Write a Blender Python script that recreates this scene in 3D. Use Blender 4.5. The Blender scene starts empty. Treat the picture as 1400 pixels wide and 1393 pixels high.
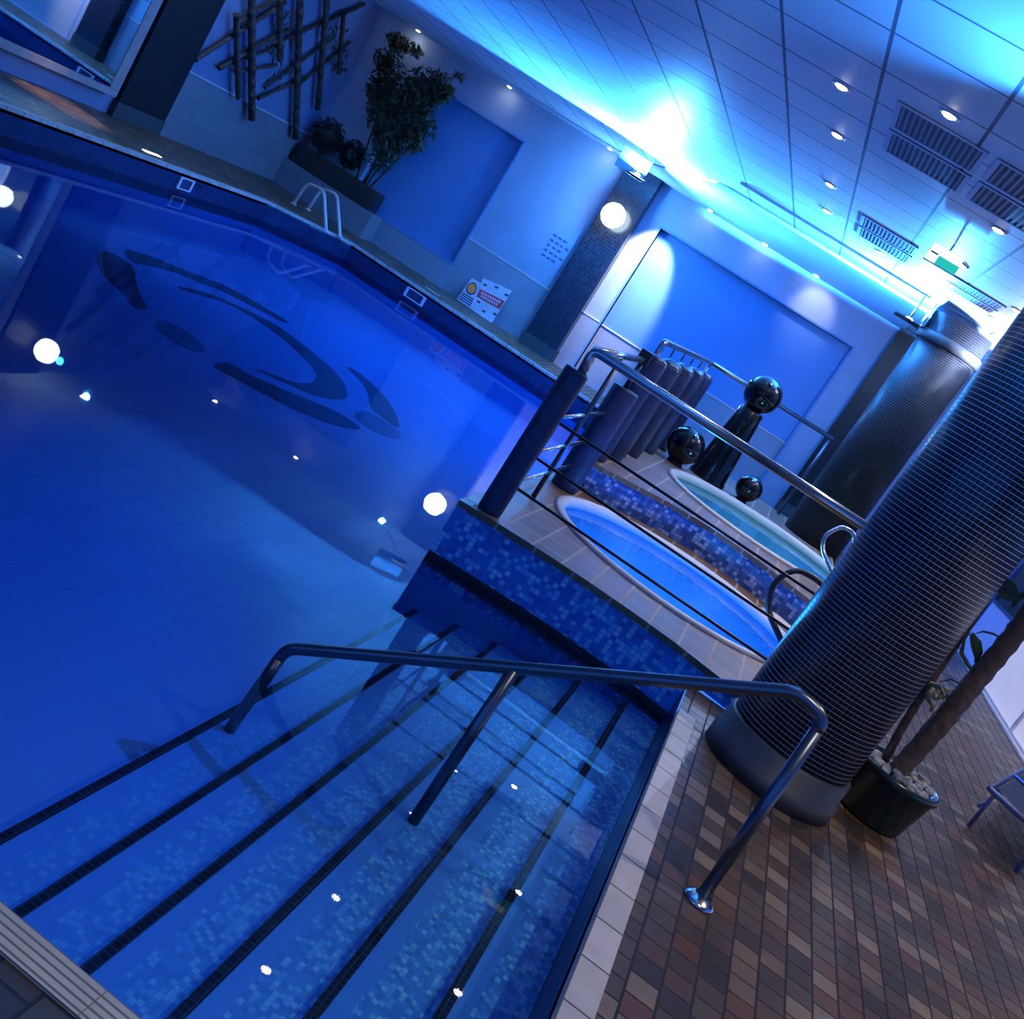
import bpy, bmesh, random
from math import *
from mathutils import Vector, Matrix
from mathutils.geometry import tessellate_polygon
random.seed(7)
scene = bpy.context.scene
COL = scene.collection
H = 1.65            # camera height above the deck
W = -0.26           # water level
CEIL = 3.23
WALL_Y, WALL_L, WALL_R = 17.25, -9.05, 3.46

# ------------------------------------------------------------------ camera
F, yaw, pit, rol = 1503.24, -0.16399545, -0.22560554, 0.56735031
fw = Vector((sin(yaw)*cos(pit), cos(yaw)*cos(pit), sin(pit)))
_r = Vector((cos(yaw), -sin(yaw), 0)); _u = _r.cross(fw)
rt = cos(rol)*_r + sin(rol)*_u
up = -sin(rol)*_r + cos(rol)*_u
cam = bpy.data.cameras.new('camera'); cam_o = bpy.data.objects.new('camera', cam); COL.objects.link(cam_o)
cam.sensor_width = 36; cam.lens = 36*F/1400; cam.clip_start = 0.05; cam.clip_end = 200
m = Matrix((rt, up, -fw)).transposed().to_4x4(); m.translation = (0, 0, H); cam_o.matrix_world = m
scene.camera = cam_o
ORIG = Vector((0, 0, H))
def ray(x, y): return fw + rt*((x-700)/F) - up*((y-696.5)/F)
def Zp(x, y, z): d = ray(x, y); return ORIG + d*((z-H)/d.z)     # point of the real plane at height z
def Yp(x, y, Y): d = ray(x, y); return ORIG + d*(Y/d.y)
def Xp(x, y, X): d = ray(x, y); return ORIG + d*(X/d.x)

# ------------------------------------------------------------------ materials
def newmat(name):
    mt = bpy.data.materials.new(name); mt.use_nodes = True
    nt = mt.node_tree; nt.nodes.clear()
    out = nt.nodes.new('ShaderNodeOutputMaterial')
    return mt, nt, out
def lk(nt, a, b): nt.links.new(a, b)
def plain(name, col, rough=0.5, metal=0.0, noise=0.12, scale=6.0, bump=0.0, spec=0.5, emit=None, estr=0.0):
    mt, nt, out = newmat(name); N = nt.nodes
    p = N.new('ShaderNodeBsdfPrincipled'); lk(nt, p.outputs[0], out.inputs[0])
    tc = N.new('ShaderNodeTexCoord'); nz = N.new('ShaderNodeTexNoise'); nz.inputs['Scale'].default_value = scale; nz.inputs['Detail'].default_value = 5
    lk(nt, tc.outputs['Object'], nz.inputs['Vector'])
    rp = N.new('ShaderNodeValToRGB')
    rp.color_ramp.elements[0].position = .3; rp.color_ramp.elements[1].position = .7
    rp.color_ramp.elements[0].color = (*[c*(1-noise) for c in col], 1)
    rp.color_ramp.elements[1].color = (*[min(1, c*(1+noise)) for c in col], 1)
    lk(nt, nz.outputs['Fac'], rp.inputs[0]); lk(nt, rp.outputs[0], p.inputs['Base Color'])
    p.inputs['Roughness'].default_value = rough; p.inputs['Metallic'].default_value = metal
    p.inputs['Specular IOR Level'].default_value = spec
    if bump:
        b = N.new('ShaderNodeBump'); b.inputs['Strength'].default_value = bump; b.inputs['Distance'].default_value = .01
        lk(nt, nz.outputs['Fac'], b.inputs['Height']); lk(nt, b.outputs[0], p.inputs['Normal'])
    if emit:
        p.inputs['Emission Color'].default_value = (*emit, 1); p.inputs['Emission Strength'].default_value = estr
    return mt
def tiles(name, cols, size, grout, gw=0.08, rough=0.25, rough_g=0.7, offset=0.0, bump=0.3, noise=0.0, vgrout=1.0, spec=0.5, patch=0.0, gcol2=None):
    """tiles laid in UV metres; size=(w,h); every tile its own random tone out of cols"""
    mt, nt, out = newmat(name); N = nt.nodes
    p = N.new('ShaderNodeBsdfPrincipled'); lk(nt, p.outputs[0], out.inputs[0])
    uv = N.new('ShaderNodeUVMap'); uv.uv_map = 'UVMap'
    sx = N.new('ShaderNodeSeparateXYZ'); lk(nt, uv.outputs[0], sx.inputs[0])
    def M(op, a, b=None, c=None):
        n = N.new('ShaderNodeMath'); n.operation = op
        for i, v in enumerate((a, b, c)):
            if v is None: continue
            if isinstance(v, (int, float)): n.inputs[i].default_value = v
            else: lk(nt, v, n.inputs[i])
        return n.outputs[0]
    row = M('DIVIDE', sx.outputs[1], size[1]); rowi = M('FLOOR', row); rowf = M('SUBTRACT', row, rowi)
    shift = M('MULTIPLY', M('MODULO', rowi, 2.0), offset)
    colm = M('ADD', M('DIVIDE', sx.outputs[0], size[0]), shift); coli = M('FLOOR', colm); colf = M('SUBTRACT', colm, coli)
    cv = N.new('ShaderNodeCombineXYZ'); lk(nt, coli, cv.inputs[0]); lk(nt, rowi, cv.inputs[1])
    wn = N.new('ShaderNodeTexWhiteNoise'); wn.noise_dimensions = '2D'; lk(nt, cv.outputs[0], wn.inputs['Vector'])
    rp = N.new('ShaderNodeValToRGB'); rp.color_ramp.interpolation = 'CONSTANT'
    els = rp.color_ramp.elements
    while len(els) < len(cols): els.new(.5)
    for i, c in enumerate(cols): els[i].position = i/len(cols); els[i].color = (*c, 1)
    fac = wn.outputs['Value']
    tc = N.new('ShaderNodeTexCoord')
    if patch:
        pn = N.new('ShaderNodeTexNoise'); pn.inputs['Scale'].default_value = 1.3; lk(nt, tc.outputs['Object'], pn.inputs['Vector'])
        fac = M('MULTIPLY_ADD', fac, 1-patch, M('MULTIPLY', pn.outputs['Fac'], patch))
    lk(nt, fac, rp.inputs[0])
    ex = M('MINIMUM', colf, M('SUBTRACT', 1.0, colf)); ey = M('MINIMUM', rowf, M('SUBTRACT', 1.0, rowf))
    gx = M('LESS_THAN', ex, gw*.5*size[1]/size[0]*vgrout); gy = M('LESS_THAN', ey, gw*.5)
    g = M('MAXIMUM', gx, gy)
    mx = N.new('ShaderNodeMix'); mx.data_type = 'RGBA'
    lk(nt, g, mx.inputs['Factor']); lk(nt, rp.outputs[0], mx.inputs[6]); mx.inputs[7].default_value = (*grout, 1)
    colour = mx.outputs[2]
    if noise:
        nz = N.new('ShaderNodeTexNoise'); nz.inputs['Scale'].default_value = 9; nz.inputs['Detail'].default_value = 6; lk(nt, tc.outputs['Object'], nz.inputs['Vector'])
        m2 = N.new('ShaderNodeMix'); m2.data_type = 'RGBA'; m2.blend_type = 'MULTIPLY'; m2.inputs['Factor'].default_value = noise
        lk(nt, colour, m2.inputs[6]); lk(nt, nz.outputs['Color'], m2.inputs[7]); 
        bw = N.new('ShaderNodeRGBToBW'); lk(nt, nz.outputs['Color'], bw.inputs[0]); lk(nt, bw.outputs[0], m2.inputs[7])
        colour = m2.outputs[2]
    lk(nt, colour, p.inputs['Base Color'])
    lk(nt, M('MULTIPLY_ADD', g, rough_g-rough, rough), p.inputs['Roughness'])
    p.inputs['Specular IOR Level'].default_value = spec
    if bump:
        b = N.new('ShaderNodeBump'); b.inputs['Strength'].default_value = bump; b.inputs['Distance'].default_value = .004
        lk(nt, M('SUBTRACT', 1.0, g), b.inputs['Height']); lk(nt, b.outputs[0], p.inputs['Normal'])
    return mt
def emissive(name, col, strength):
    mt, nt, out = newmat(name); e = nt.nodes.new('ShaderNodeEmission'); e.inputs[0].default_value = (*col, 1); e.inputs[1].default_value = strength
    lk(nt, e.outputs[0], out.inputs[0]); return mt
def water_mat(name, tint, wave=0.004, wscale=2.2, refl=.5):
    mt, nt, out = newmat(name); N = nt.nodes
    tr = N.new('ShaderNodeBsdfTransparent'); tr.inputs[0].default_value = (*tint, 1)
    gl = N.new('ShaderNodeBsdfGlossy'); gl.inputs['Roughness'].default_value = 0.015; gl.inputs[0].default_value = (refl, refl, refl, 1)
    fr = N.new('ShaderNodeFresnel'); fr.inputs[0].default_value = 1.33
    mx = N.new('ShaderNodeMixShader')
    tc = N.new('ShaderNodeTexCoord'); nz = N.new('ShaderNodeTexNoise'); nz.inputs['Scale'].default_value = wscale; nz.inputs['Detail'].default_value = 2
    lk(nt, tc.outputs['Object'], nz.inputs['Vector'])
    b = N.new('ShaderNodeBump'); b.inputs['Strength'].default_value = wave; b.inputs['Distance'].default_value = .1
    lk(nt, nz.outputs['Fac'], b.inputs['Height']); lk(nt, b.outputs[0], gl.inputs['Normal'])
    lk(nt, fr.outputs[0], mx.inputs[0]); lk(nt, tr.outputs[0], mx.inputs[1]); lk(nt, gl.outputs[0], mx.inputs[2]); lk(nt, mx.outputs[0], out.inputs[0])
    return mt
def glass_mat(name, tint, a=0.12):
    mt, nt, out = newmat(name); N = nt.nodes
    tr = N.new('ShaderNodeBsdfTransparent'); tr.inputs[0].default_value = (*tint, 1)
    gl = N.new('ShaderNodeBsdfGlossy'); gl.inputs['Roughness'].default_value = .02
    fr = N.new('ShaderNodeFresnel'); fr.inputs[0].default_value = 1.45
    mx = N.new('ShaderNodeMixShader'); lk(nt, fr.outputs[0], mx.inputs[0]); lk(nt, tr.outputs[0], mx.inputs[1]); lk(nt, gl.outputs[0], mx.inputs[2]); lk(nt, mx.outputs[0], out.inputs[0])
    return mt

M = {}
M['deck'] = tiles('deck_pavers', [(.15,.085,.045),(.09,.06,.035),(.22,.15,.085),(.12,.08,.05),(.18,.085,.04),(.30,.23,.15),(.065,.048,.032),(.14,.10,.06)], (.115,.105), (.022,.02,.02), gw=.09, rough=.42, rough_g=.85, offset=.37, bump=.6, noise=.7)
M['spa_paver'] = tiles('spa_pavers', [(.22,.125,.07),(.17,.10,.06),(.26,.155,.09),(.19,.12,.08)], (.26,.2), (.50,.43,.36), gw=.08, rough=.45, offset=.5, noise=.5)
M['coping'] = tiles('coping_stone', [(.72,.68,.62),(.66,.63,.58),(.75,.71,.65)], (.24,.24), (.12,.11,.1), gw=.035, rough=.5, noise=.5)
M['groove'] = tiles('grooved_coping', [(.66,.52,.34),(.60,.48,.32)], (.5,.02), (.2,.15,.10), gw=.3, vgrout=.4, rough=.5, noise=.3)
M['mosaic'] = tiles('blue_mosaic', [(.02,.22,.6)], (.032,.032), (.02,.2,.6), gw=.1, rough=.2)
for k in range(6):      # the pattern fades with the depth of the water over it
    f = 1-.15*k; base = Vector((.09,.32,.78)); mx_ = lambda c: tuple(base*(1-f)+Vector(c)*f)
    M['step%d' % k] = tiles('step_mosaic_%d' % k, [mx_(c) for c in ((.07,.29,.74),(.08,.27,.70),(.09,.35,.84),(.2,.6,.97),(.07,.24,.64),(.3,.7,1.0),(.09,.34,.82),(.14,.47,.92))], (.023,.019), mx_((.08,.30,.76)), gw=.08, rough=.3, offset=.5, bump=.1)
M['step_plain'] = tiles('step_edge_tile', [(.09,.305,.78),(.095,.315,.80)], (.1,.06), (.08,.29,.75), gw=.04, rough=.3, bump=0)
M['mosaic_wall'] = tiles('spa_wall_mosaic', [(.02,.18,.62),(.03,.22,.72),(.02,.15,.55),(.2,.56,1.0),(.04,.26,.78),(.3,.66,1.0),(.03,.22,.7),(.14,.46,.95)], (.034,.034), (.02,.17,.6), gw=.12, rough=.25)
M['mosaic_tier'] = tiles('tier_mosaic', [(.03,.10,.42),(.05,.16,.55),(.02,.07,.30),(.22,.36,.75),(.04,.12,.46),(.34,.5,.86),(.10,.22,.6)], (.036,.036), (.03,.08,.3), gw=.1, rough=.3)
M['pool_tile'] = tiles('pool_tile', [(.16,.36,.82),(.16,.37,.84),(.16,.355,.81)], (.3,.3), (.15,.34,.79), gw=.02, rough=.4, bump=0)
M['navy_band'] = tiles('navy_band_tile', [(.004,.02,.075),(.005,.026,.095),(.004,.018,.07)], (.1,.1), (.003,.015,.06), gw=.06, rough=.3)
M['black_mosaic'] = tiles('black_mosaic', [(.006,.008,.016),(.012,.014,.024),(.004,.005,.01)], (.028,.028), (.02,.04,.10), gw=.1, rough=.25)
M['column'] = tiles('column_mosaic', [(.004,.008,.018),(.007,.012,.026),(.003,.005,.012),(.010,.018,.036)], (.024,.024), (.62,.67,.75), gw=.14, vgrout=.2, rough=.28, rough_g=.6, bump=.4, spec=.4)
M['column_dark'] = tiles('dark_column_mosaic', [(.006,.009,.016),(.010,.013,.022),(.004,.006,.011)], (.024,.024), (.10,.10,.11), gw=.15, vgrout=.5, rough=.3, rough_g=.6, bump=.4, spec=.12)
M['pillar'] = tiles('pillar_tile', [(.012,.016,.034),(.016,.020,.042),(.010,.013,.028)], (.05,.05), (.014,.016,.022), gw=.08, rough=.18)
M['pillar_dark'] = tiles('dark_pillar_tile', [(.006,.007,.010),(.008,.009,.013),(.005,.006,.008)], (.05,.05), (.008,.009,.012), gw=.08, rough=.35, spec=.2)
M['plinth'] = plain('plinth_metal', (.04,.046,.055), .5, .2)
M['wall'] = plain('wall_plaster', (.25,.36,.56), .75, noise=.07, scale=2.5, bump=.08)  # blue of the lamp light tinted into the plaster
M['wall_dim'] = plain('wall_plaster_shaded', (.15,.22,.42), .75, noise=.07, scale=2.5, bump=.08)  # darker plaster copy: weaker light on the left wall put into the colour
M['dado_dim'] = tiles('dado_tile_shaded', [(.17,.19,.25),(.18,.20,.26),(.16,.18,.24)], (.6,.3), (.12,.14,.19), gw=.015, rough=.5, bump=0)  # darker dado copy, shade of the left corner put into the colour
M['panel'] = plain('niche_plaster', (.09,.25,.58), .7, noise=.04, scale=1.5)
M['dadotile'] = tiles('dado_tile', [(.24,.29,.40),(.26,.30,.41),(.23,.28,.39)], (.6,.3), (.17,.2,.28), gw=.015, rough=.4, bump=0)
M['trimlight'] = plain('pale_trim', (.62,.62,.66), .4)
M['ceil'] = tiles('ceiling_tiles', [(.58,.70,.82),(.55,.67,.79),(.61,.72,.84)], (.61,.61), (.10,.14,.24), gw=.035, rough=.55, bump=.3)  # pale blue tint stands in for blue light on grey tiles
M['soffit'] = plain('soffit_plaster', (.36,.48,.68), .6, noise=.03)
M['mframe'] = plain('mirror_frame', (.30,.29,.31), .6)
M['straw'] = plain('straw', (.42,.36,.18), .7, noise=.4)
M['steel'] = plain('brushed_steel', (.48,.52,.58), .18, 1.0, noise=.05)
M['darksteel'] = plain('dark_steel', (.10,.13,.18), .3, .9, noise=.08)
M['wire'] = plain('dark_rail', (.02,.022,.028), .35, .5)
M['timber'] = plain('blue_stained_timber', (.018,.03,.095), .5, noise=.4, scale=14, bump=.2)
M['blackgloss'] = plain('black_gloss', (.006,.006,.008), .08, 0, noise=.05)
M['white'] = plain('white_plastic', (.75,.78,.82), .4, noise=.03)
M['spa_shell'] = plain('spa_shell', (.10,.38,.75), .3, noise=.1, scale=3)
M['spa_shell2'] = plain('spa_shell_turquoise', (.16,.50,.58), .3, noise=.1, scale=3)
M['spa_rim'] = plain('spa_rim', (.62,.68,.74), .3, noise=.05)
M['water'] = water_mat('pool_water', (.58,.82,1.0))
M['water2'] = water_mat('spa_water', (.35,.65,.95), wave=.03, wscale=5)
M['bamboo'] = plain('bamboo_cane', (.045,.026,.022), .6, noise=.5, scale=9)
M['leafdark'] = plain('dark_leaf', (.006,.013,.010), .6, noise=.5, scale=12)
M['leaf'] = plain('bamboo_leaf', (.034,.036,.015), .6, noise=.5, scale=10)
M['leaf2'] = plain('green_leaf', (.02,.07,.03), .45, noise=.4, scale=10)
M['trunk'] = plain('palm_trunk', (.10,.065,.05), .8, noise=.5, scale=18, bump=.6)
M['pot'] = plain('green_pot', (.006,.028,.028), .25, noise=.1)
M['pebble'] = plain('pebbles', (.30,.32,.36), .6, noise=.5, scale=25)
M['soil'] = plain('soil', (.02,.016,.014), .9, noise=.4, scale=30)
M['black'] = plain('black_plastic', (.012,.012,.014), .5)
M['grille'] = plain('grille_grey', (.13,.16,.28), .5)
M['inlay'] = tiles('emblem_mosaic', [(.003,.05,.13),(.004,.06,.16)], (.05,.05), (.003,.045,.12), gw=.08, rough=.4, bump=0)
M['inlay2'] = tiles('emblem_mosaic_pale', [(.008,.17,.42),(.008,.15,.38)], (.05,.05), (.006,.13,.36), gw=.08, rough=.4, bump=0)
M['red'] = plain('sign_red', (.55,.03,.04), .5)
M['orange'] = plain('sign_orange', (.95,.17,.02), .5)
M['signwhite'] = plain('sign_white', (.55,.62,.80), .5)
M['ink'] = plain('sign_ink', (.02,.03,.09), .6)
M['globe'] = emissive('globe_glow', (.75,.95,1.0), 18)
M['lamp_warm'] = emissive('downlight_glow', (1.0,.93,.80), 60)
M['marker_glow'] = emissive('marker_glow', (1.0,.95,.85), 6)  # the tile is no lamp; its brightness is put in as emission
M['lamp_flood'] = emissive('flood_glow', (.45,.85,1.0), 30)
M['exit_white'] = emissive('exit_white_glow', (.75,.95,1.0), 1.6)
M['exit_green'] = emissive('exit_green_glow', (.02,.45,.42), 1.2)
M['glass'] = glass_mat('window_glass', (.80,.88,1.0))
M['bluetube'] = plain('bright_blue_tube', (.08,.25,.75), .25, .3)
M['frame'] = plain('blue_frame', (.06,.10,.28), .4)
M['bluepanel'] = plain('blue_lower_panel_glow', (.12,.26,.75), .35, noise=.1, emit=(.10,.2,.62), estr=.5)  # brightness of the panel painted in as emission
M['whitepanel'] = plain('white_lower_panel_glow', (.72,.72,.82), .5, emit=(.62,.56,.62), estr=.5)  # emission lifts the white panel, which is no lamp
M['hedge'] = plain('hedge_leaf_glow', (.10,.17,.03), .7, noise=.6, scale=8, emit=(.16,.24,.03), estr=.7)  # emission stands in for light falling on the leaves
M['ground'] = plain('outside_ground', (.10,.12,.10), .9)
def mirror_mat():
    mt, nt, out = newmat('mirror'); p = nt.nodes.new('ShaderNodeBsdfPrincipled'); p.inputs['Base Color'].default_value = (.72,.78,.82,1)
    p.inputs['Metallic'].default_value = 1; p.inputs['Roughness'].default_value = .02; lk(nt, p.outputs[0], out.inputs[0]); return mt
M['mirror'] = mirror_mat()

# ------------------------------------------------------------------ builders
class MB:
    def __init__(s): s.v = []; s.f = []; s.uv = {}; s.sm = set()
    def quad(s, pts, uv=None):
        i = len(s.v); s.v += [Vector(p) for p in pts]; s.f.append(tuple(range(i, i+len(pts))))
        if uv: s.uv[len(s.f)-1] = uv
        return s
    def box(s, a, b, bev=0.0):
        x0, y0, z0 = a; x1, y1, z1 = b
        return s.prism([(x0,y0),(x1,y0),(x1,y1),(x0,y1)], z0, z1)
    def prism(s, pts, z0, z1, holes=(), sides=True, bottom=True):
        pts = list(pts); n = len(pts)
        loops = [[Vector((x, y, 0)) for x, y in pts]] + [[Vector((x, y, 0)) for x, y in h] for h in holes]
        flat = [p for l in loops for p in l]
        tris = tessellate_polygon(loops) if (holes or n > 4) else [tuple(range(n))]
        i = len(s.v)
        s.v += [Vector((p.x, p.y, z1)) for p in flat]
        if bottom or sides: s.v += [Vector((p.x, p.y, z0)) for p in flat]
        k = len(flat)
        for t in tris:
            a = [flat[q] for q in t]
            ar = sum(a[j].x*a[(j+1) % len(a)].y - a[(j+1) % len(a)].x*a[j].y for j in range(len(a)))
            t = tuple(t) if ar > 0 else tuple(reversed(t))
            s.f.append(tuple(i+q for q in t))
            if bottom: s.f.append(tuple(i+k+q for q in reversed(t)))
        if sides:
            o = i
            for l in loops:
                m = len(l)
                ar = sum(l[j].x*l[(j+1) % m].y - l[(j+1) % m].x*l[j].y for j in range(m))
                sgn = 1 if (ar > 0) == (l is loops[0]) else -1
                u = 0.0
                for j in range(m):
                    j2 = (j+1) % m; d = (l[j2]-l[j]).length
                    f = (o+k+j, o+k+j2, o+j2, o+j); w = [(u, z0), (u+d, z0), (u+d, z1), (u, z1)]
                    if sgn < 0: f = f[::-1]; w = w[::-1]
                    s.f.append(f); s.uv[len(s.f)-1] = w; u += d
                o += m
        return s
    def obox(s, c, ax, ay, az):
        """box from centre and three half-axis vectors"""
        c, ax, ay, az = map(Vector, (c, ax, ay, az)); i = len(s.v)
        for sx, sy, sz in ((-1,-1,-1),(1,-1,-1),(1,1,-1),(-1,1,-1),(-1,-1,1),(1,-1,1),(1,1,1),(-1,1,1)): s.v.append(c+ax*sx+ay*sy+az*sz)
        for f in ((3,2,1,0),(4,5,6,7),(0,1,5,4),(1,2,6,5),(2,3,7,6),(3,0,4,7)): s.f.append(tuple(i+q for q in f))
        return s
    def tube(s, pts, r, n=14, cap=True):
        P = [Vector(p) for p in pts]; rs = r if isinstance(r, (list, tuple)) else [r]*len(P)
        i = len(s.v); ref = None; L = 0
        for k, p in enumerate(P):
            t = ((P[min(k+1, len(P)-1)]-p).normalized() + (p-P[max(k-1, 0)]).normalized())
            if t.length < 1e-6: t = P[-1]-P[0]
            t.normalize()
            if ref is None: ref = t.orthogonal().normalized()
            ref = (ref - t*ref.dot(t)); ref = ref.normalized() if ref.length > 1e-6 else t.orthogonal().normalized()
            b = t.cross(ref)
            for j in range(n):
                a = 2*pi*j/n; s.v.append(p+(ref*cos(a)+b*sin(a))*rs[k])
        for k in range(len(P)-1):
            d = (P[k+1]-P[k]).length
            for j in range(n):
                j2 = (j+1) % n
                s.f.append((i+k*n+j, i+k*n+j2, i+(k+1)*n+j2, i+(k+1)*n+j)); s.sm.add(len(s.f)-1)
                c = 2*pi*rs[k]/n; s.uv[len(s.f)-1] = [(j*c, L), ((j+1)*c, L), ((j+1)*c, L+d), (j*c, L+d)]
            L += d
        if cap:
            s.f.append(tuple(i+j for j in reversed(range(n)))); s.f.append(tuple(i+(len(P)-1)*n+j for j in range(n)))
        return s
    def lathe(s, c, prof, n=48, sx=1.0, sy=1.0, uvr=None, flip=False, cap=True):
        """prof: list of (r, z); sx, sy stretch the plan into an ellipse"""
        c = Vector(c); i = len(s.v); m = len(prof)
        for r, z in prof:
            for j in range(n):
                a = 2*pi*j/n; s.v.append(c+Vector((r*sx*cos(a), r*sy*sin(a), z)))
        for k in range(m-1):
            d = hypot(prof[k+1][0]-prof[k][0], prof[k+1][1]-prof[k][1])
            R = uvr or max(prof[k][0], prof[k+1][0])
            for j in range(n):
                j2 = (j+1) % n
                f = (i+k*n+j, i+k*n+j2, i+(k+1)*n+j2, i+(k+1)*n+j)
                w = [(2*pi*R*j/n, prof[k][1]), (2*pi*R*(j+1)/n, prof[k][1]), (2*pi*R*(j+1)/n, prof[k+1][1]), (2*pi*R*j/n, prof[k+1][1])]
                if flip: f = f[::-1]; w = w[::-1]
                s.f.append(f); s.uv[len(s.f)-1] = w; s.sm.add(len(s.f)-1)
        if cap and prof[0][0] > 1e-3: s.f.append(tuple(i+j for j in (range(n) if flip else reversed(range(n)))))
        if cap and prof[-1][0] > 1e-3: s.f.append(tuple(i+(m-1)*n+j for j in (reversed(range(n)) if flip else range(n))))
        return s
    def ball(s, c, r, n=32, sz=1.0):
        return s.lathe(c, [(r*sin(pi*k/20) if 0 < k < 20 else 0.0001, -r*sz*cos(pi*k/20)) for k in range(21)], n)
    def build(s, name, mat, parent=None, bevel=0.0):
        off = Vector((0, 0, 0)); q = parent
        while q is not None: off += Vector(q.location); q = q.parent
        me = bpy.data.meshes.new(name)
        me.from_pydata([v-off for v in s.v], [], s.f)
        uvl = me.uv_layers.new(name='UVMap')
        for pi_, p in enumerate(me.polygons):
            if pi_ in s.sm: p.use_smooth = True
            w = s.uv.get(pi_)
            for k, li in enumerate(p.loop_indices):
                if w: uvl.data[li].uv = w[k]; continue
                v = s.v[me.loops[li].vertex_index]; n = p.normal
                ax = max(range(3), key=lambda a: abs(n[a]))
                uvl.data[li].uv = (v.y, v.x) if ax == 2 else ((v.x, v.z) if ax == 1 else (v.y, v.z))
        me.materials.append(M[mat] if isinstance(mat, str) else mat)
        o = bpy.data.objects.new(name, me); COL.objects.link(o)
        if parent is not None: o.parent = parent
        if bevel:
            b = o.modifiers.new('bevel', 'BEVEL'); b.width = bevel; b.segments = 2; b.limit_method = 'ANGLE'
        return o
def tag(o, label=None, cat=None, group=None, kind=None):
    if label: o['label'] = label
    if cat: o['category'] = cat
    if group: o['group'] = group
    if kind: o['kind'] = kind
    return o
def thing(name, label, cat, loc, group=None):
    o = bpy.data.objects.new(name, None); COL.objects.link(o); o.location = loc; o.empty_display_size = .1
    return tag(o, label, cat, group)
def struct(o): o['kind'] = 'structure'; return o
def dup(root, loc, label=None):
    r = root.copy(); COL.objects.link(r); r.location = loc
    if label: r['label'] = label
    for ch in list(root.children):
        c = ch.copy(); COL.objects.link(c); c.parent = r
        for g in list(ch.children):
            d = g.copy(); COL.objects.link(d); d.parent = c
    return r
def arc(p, q, h, n=10):
    return [Vector(p)*(1-t)+Vector(q)*t+Vector((0, 0, h*4*t*(1-t))) for t in [k/n for k in range(n+1)]]
def bend(pts, r=.08, n=5):
    P = [Vector(p) for p in pts]; out = [P[0]]
    for k in range(1, len(P)-1):
        a, b, c = P[k-1], P[k], P[k+1]; d = min(r, (a-b).length*.45, (c-b).length*.45)
        p0 = b+(a-b).normalized()*d; p1 = b+(c-b).normalized()*d
        for j in range(n+1):
            t = j/n; out.append(p0*(1-t)**2+b*2*t*(1-t)+p1*t*t)
    out.append(P[-1]); return out

def spot(name, loc, aim, energy, col, size, blend=.5, rad=.03, parent=None):
    l = bpy.data.lights.new(name, 'SPOT'); l.energy = energy; l.color = col; l.spot_size = radians(size); l.spot_blend = blend; l.shadow_soft_size = rad
    o = bpy.data.objects.new(name, l); COL.objects.link(o)
    d = (Vector(aim)-Vector(loc)); o.rotation_euler = d.to_track_quat('-Z', 'Y').to_euler()
    o.location = Vector(loc)-(Vector(parent.location) if parent else Vector())
    if parent: o.parent = parent
    return o
def point(name, loc, energy, col, rad=.05, parent=None):
    l = bpy.data.lights.new(name, 'POINT'); l.energy = energy; l.color = col; l.shadow_soft_size = rad
    o = bpy.data.objects.new(name, l); COL.objects.link(o); o.location = Vector(loc)-(Vector(parent.location) if parent else Vector())
    if parent: o.parent = parent
    return o
# ------------------------------------------------------------------ the setting
NEAR_Y, FAR_Y, PL, PR = 1.745, 15.5, -7.45, .37
SPL = -1.28                                             # left flank of the spa platform
front = [(-1.28,6.02),(-1.1,6.06),(-.9,6.1),(-.65,6.14),(-.4,6.165),(-.1,6.17),(.17,6.15),(.37,6.1)]
pool_poly = [(PL,NEAR_Y),(PR,NEAR_Y),(PR,6.1)] + front[::-1] + [(SPL,FAR_Y),(-6.75,FAR_Y),(-7.1,14.75),(PL,14.0)]
floor_outer = [(WALL_L-.02,-2.2),(WALL_R,-2.2),(WALL_R,WALL_Y),(WALL_L-.02,WALL_Y)]
floor_hole = [(PL,NEAR_Y),(PR,NEAR_Y),(PR,6.03),(1.21,6.03),(1.21,15.38),(SPL,15.38),(SPL,FAR_Y),(-6.75,FAR_Y),(-7.1,14.75),(PL,14.0)]
struct(MB().prism(floor_outer, -.3, 0, holes=[floor_hole], sides=False, bottom=False).build('floor', 'deck'))
# pool basin
FL = W-.5
pb = MB()
loop = pool_poly[:]
for k in range(len(loop)):
    a, b = loop[k], loop[(k+1) % len(loop)]
    d = hypot(b[0]-a[0], b[1]-a[1])
    pb.quad([(*b,FL-.05),(*a,FL-.05),(*a,W-.12),(*b,W-.12)], [(d,FL),(0,FL),(0,W-.12),(d,W-.12)])
pb.prism(pool_poly, FL-.1, FL, sides=False, bottom=False)
struct(pb.build('pool_floor', 'pool_tile'))
wl = MB()
for k in range(len(loop)):
    a, b = loop[k], loop[(k+1) % len(loop)]
    if k in range(2, 2+len(front)): continue
    d = hypot(b[0]-a[0], b[1]-a[1])
    struct(MB().quad([(*b,W-.12),(*a,W-.12),(*a,-.03),(*b,-.03)], [(d,W-.12),(0,W-.12),(0,0),(d,0)]).build('pool_waterline_wall', 'navy_band'))
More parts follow.
